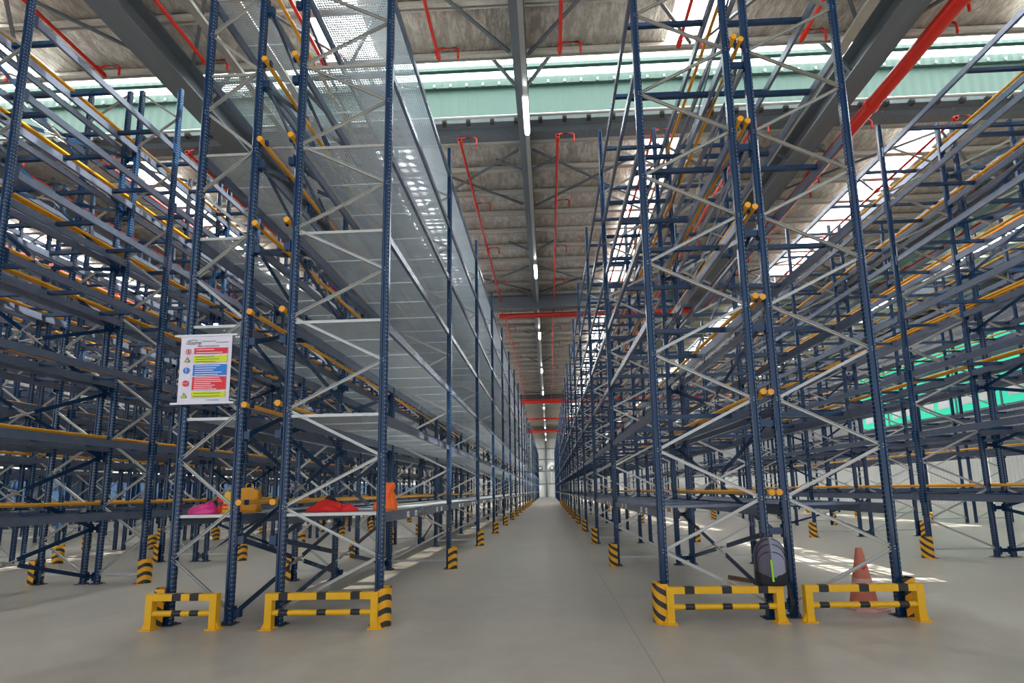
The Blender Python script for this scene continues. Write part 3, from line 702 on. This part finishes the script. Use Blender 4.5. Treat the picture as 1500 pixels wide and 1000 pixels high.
# black boot and a darker left half, as sewn panels just proud of the bag
YF = -.083
ob('lime_stripe', MB().bar((0, YF-.006, .05), (-.006, YF-.003, .27), .020, .008, upv=(0, 1, 0)).mesh('lime_stripe', M['lime']), bp, label='lime green zip stripe')
for (w, h, yb, zt) in ((.262, .30, -.072, .348), (.285, .35, -.066, .425), (.30, .42, -.050, .478)):
    pts = []
    for i in range(15):
        a = PI*i/14; pts.append((-w/2*math.cos(a)*1.0, yb+.018*abs(math.cos(a))**3, .12+(zt-.12)*math.sin(a)**.45))
    ob('zip', MB().tube(pts, .0045, 6).mesh('zip', M['bpblack']), bp)
ob('carry_loop', MB().tube([(-.05, .06, .46), (-.045, .05, .515), (0, .045, .53), (.045, .05, .515), (.05, .06, .46)], .009, 8).mesh('carry_loop', M['bpblack']), bp)
for s, pts in ((-1, [(-.1, .12, .42), (-.12, .19, .30), (-.12, .15, .10), (-.1, .12, .04)]), (1, [(.1, .12, .42), (.17, .15, .32), (.19, .11, .16), (.17, .10, .02), (.19, .06, -.16), (.185, .02, -.20)])):
    mb = MB()
    for p, q in zip(pts[:-1], pts[1:]): mb.bar(p, q, .035, .008)
    ob('shoulder_strap', mb.mesh('shoulder_strap', M['bpblack']), bp)
ob('dangling_strap', MB().bar((.16, .02, .05), (.185, 0, -.17), .014, .004).bar((.185, 0, -.17), (.16, -.02, -.24), .014, .004).mesh('dangling_strap', M['bpblack']), bp)

# ------------------------------------------------------------------ bags and vest on the first shelf
def lump(nm, w, d, h, seed, mm, k=22, m=9, crumple=.18):
    rnd = random.Random(seed); vs = []; fs = []
    ph = [rnd.uniform(0, 6.28) for _ in range(8)]
    for j in range(m+1):
        v = j/m; pr = math.cos(v*PI/2)**.55 if v < 1 else .05
        for i in range(k):
            a = 2*PI*i/k; wob = 1+crumple*(math.sin(3*a+ph[0]+4*v)+.6*math.sin(5*a+ph[1]-6*v)+.5*math.sin(9*a+ph[2]+9*v))*.5
            vs.append((w/2*math.cos(a)*pr*wob, d/2*math.sin(a)*pr*wob, h*v*(1+.12*math.sin(2*a+ph[3]))))
    for j in range(m):
        for i in range(k): fs.append((j*k+i, j*k+(i+1) % k, (j+1)*k+(i+1) % k, (j+1)*k+i))
    fs += [tuple(range(k))[::-1], tuple(range(m*k, m*k+k))]
    return MB().add(vs, fs, 0, True).mesh(nm, mm)
M['pink'] = mat('pink_plastic', (.85, .04, .28), .35); M['rcloth'] = mat('red_cloth', (.80, .015, .015), .6); M['ybag'] = mat('yellow_plastic', (.90, .55, .01), .4)
M['obag'] = mat('amber_bag', (.82, .36, .01), .5); M['hivis'] = mat('hi_vis_orange', (1.0, .16, .01), .5); M['bluecard'] = mat('blue_item', (.02, .10, .22), .5); M['teal'] = mat('teal_strip', (.05, .4, .5), .5)
ZD = 1.199
def item(nm, cat, lab, x, y, parts, z=ZD, rz=0):
    t_ = thing(nm, lab, cat, (x, y, z), rz=rz)
    for pn, me, loc in parts: ob(pn, me, t_, loc)
    return t_
item('plastic_bag', 'bag', 'crumpled pink plastic bag on the shelf below the banner', -4.12, 5.78, [('bag_body', lump('bag_body', .34, .24, .11, 1, M['pink']), (0, 0, 0)), ('bag_fold', lump('bag_fold', .16, .16, .14, 2, M['pink']), (.07, .02, 0))])
item('storage_box', 'box', 'small red box behind the pink bag', -4.12, 6.28, [('box_body', MB().box((-.11, -.08, 0), (.11, .08, .20)).mesh('box_body', M['rcloth']), (0, 0, 0)), ('box_lid', MB().box((-.115, -.085, .201), (.115, .085, .225)).mesh('box_lid', M['bred']), (0, 0, 0)), ('box_stripe', MB().box((-.112, -.0825, .09), (.112, -.0805, .13)).mesh('box_stripe', M['black']), (0, 0, 0))])
def carrier(nm, w, d, h, m_, seed):
    rnd = random.Random(seed); mb = MB(); k = 20; vs = []; fs = []; m = 7
    for j in range(m+1):
        v = j/m
        for i in range(k):
            a = 2*PI*i/k; c, s = math.cos(a), math.sin(a); cr = 1+rnd.uniform(-.03, .03)+.04*math.sin(7*a+5*v)
            vs.append((w/2*math.copysign(abs(c)**.5, c)*cr*(1-.08*v), d/2*math.copysign(abs(s)**.5, s)*cr*(1-.45*v), h*v+(.02*math.sin(3*a) if j == m else 0)))
    for j in range(m):
        for i in range(k): fs.append((j*k+i, j*k+(i+1) % k, (j+1)*k+(i+1) % k, (j+1)*k+i))
    fs.append(tuple(range(k))[::-1]); return mb.add(vs, fs, 0, True).mesh(nm, m_)
def handle(nm, w, z, m_): return MB().tube([(-w/2, 0, z-.01), (-w/3, 0, z+.06), (0, 0, z+.08), (w/3, 0, z+.06), (w/2, 0, z-.01)], .008, 6).mesh(nm, m_)
yb = item('carrier_bag', 'bag', 'yellow carrier bag with red print beside the pink bag', -3.85, 5.86, [('bag_body', carrier('bag_body', .13, .12, .24, M['ybag'], 3), (0, 0, 0)), ('handle', handle('handle', .09, .22, M['ybag']), (0, 0, 0))])
ob('red_print', MB().bar((-.04, -.082, .10), (.04, -.082, .105), .002, .03).bar((-.03, -.082, .055), (.03, -.082, .055), .002, .015).mesh('red_print', M['rcloth']), yb)
item('carrier_bag', 'bag', 'amber carrier bag behind the right post of the banner rack', -3.84, 6.22, [('bag_body', carrier('bag_body', .30, .18, .29, M['obag'], 4), (0, 0, 0)), ('handle', handle('handle', .12, .29, M['obag']), (0, 0, 0)), ('yellow_panel', MB().box((-.16, -.096, .02), (-.10, -.09, .25)).mesh('yellow_panel', M['ybag']), (0, 0, 0))])
item('folded_overalls', 'clothes', 'heap of red and black overalls on the shelf beside the flue', -2.68, 5.90, [('red_heap', lump('red_heap', .42, .26, .13, 5, M['rcloth'], crumple=.3), (0, 0, 0)), ('black_bundle', lump('black_bundle', .20, .18, .18, 6, M['bpblack'], crumple=.3), (-.03, .14, 0)), ('sleeve', lump('sleeve', .24, .12, .09, 8, M['rcloth'], crumple=.3), (.25, .02, 0))])
item('folder', 'folder', 'flat dark blue folder on the shelf right of the red heap', -2.24, 6.12, [('cover', MB().box((-.11, -.08, 0), (.11, .08, .035)).mesh('cover', M['bluecard']), (0, 0, 0)), ('paper', MB().box((-.105, -.083, .008), (.1, .075, .027)).mesh('paper', M['white']), (0, 0, 0))])
def vest():
    vs = []; fs = []; k = 18; m = 10
    for j in range(m+1):
        v = j/m; w = .115*(1-v*.75)+.02+(.02*math.sin(v*9)); d = .07*(1-v*.6); xo = -.02+.05*v**2
        for i in range(k):
            a = 2*PI*i/k; f_ = 1+.16*math.sin(5*a+1.3*math.sin(4*v))
            vs.append((xo+w*math.cos(a)*f_, d*math.sin(a)*f_, .33*v))
    for j in range(m):
        for i in range(k): fs.append((j*k+i, j*k+(i+1) % k, (j+1)*k+(i+1) % k, (j+1)*k+i))
    fs += [tuple(range(k))[::-1], tuple(range(m*k, m*k+k))]
    return MB().add(vs, fs, 0, True).mesh('vest_cloth', M['hivis'])
item('safety_vest', 'vest', 'orange safety vest draped behind the aisle-side post', -1.96, 5.92, [('vest_cloth', vest(), (0, 0, 0)), ('vest_fold', lump('vest_fold', .12, .1, .22, 9, M['hivis'], crumple=.35), (.07, .0, 0))])
# timber batten on the floor
tag(ob('timber_batten', MB().bar((2.73, 7.9, .03), (3.12, 7.25, .03), .05, .05).mesh('timber_batten', paint('brown_timber', (.16, .09, .04), .7)), None), 'brown timber batten lying on the floor behind the backpack rack', 'batten')
# end wall fittings
for x, s_ in ((-1.65, 'left'), (.75, 'right')):
    t_ = thing('wall_lamp', 'round white lamp high on the end wall, %s of the centre column' % s_, 'lamp', (x, YE-.3, 5.9)); ob('lamp_face', MB().tube([(0, -.03, 0), (0, .0, 0)], .27, 20).mesh('lamp_face', M['white']), t_); ob('housing', MB().tube([(0, 0.001, 0), (0, .15, 0)], .5, 20).mesh('housing', M['steel']), t_)
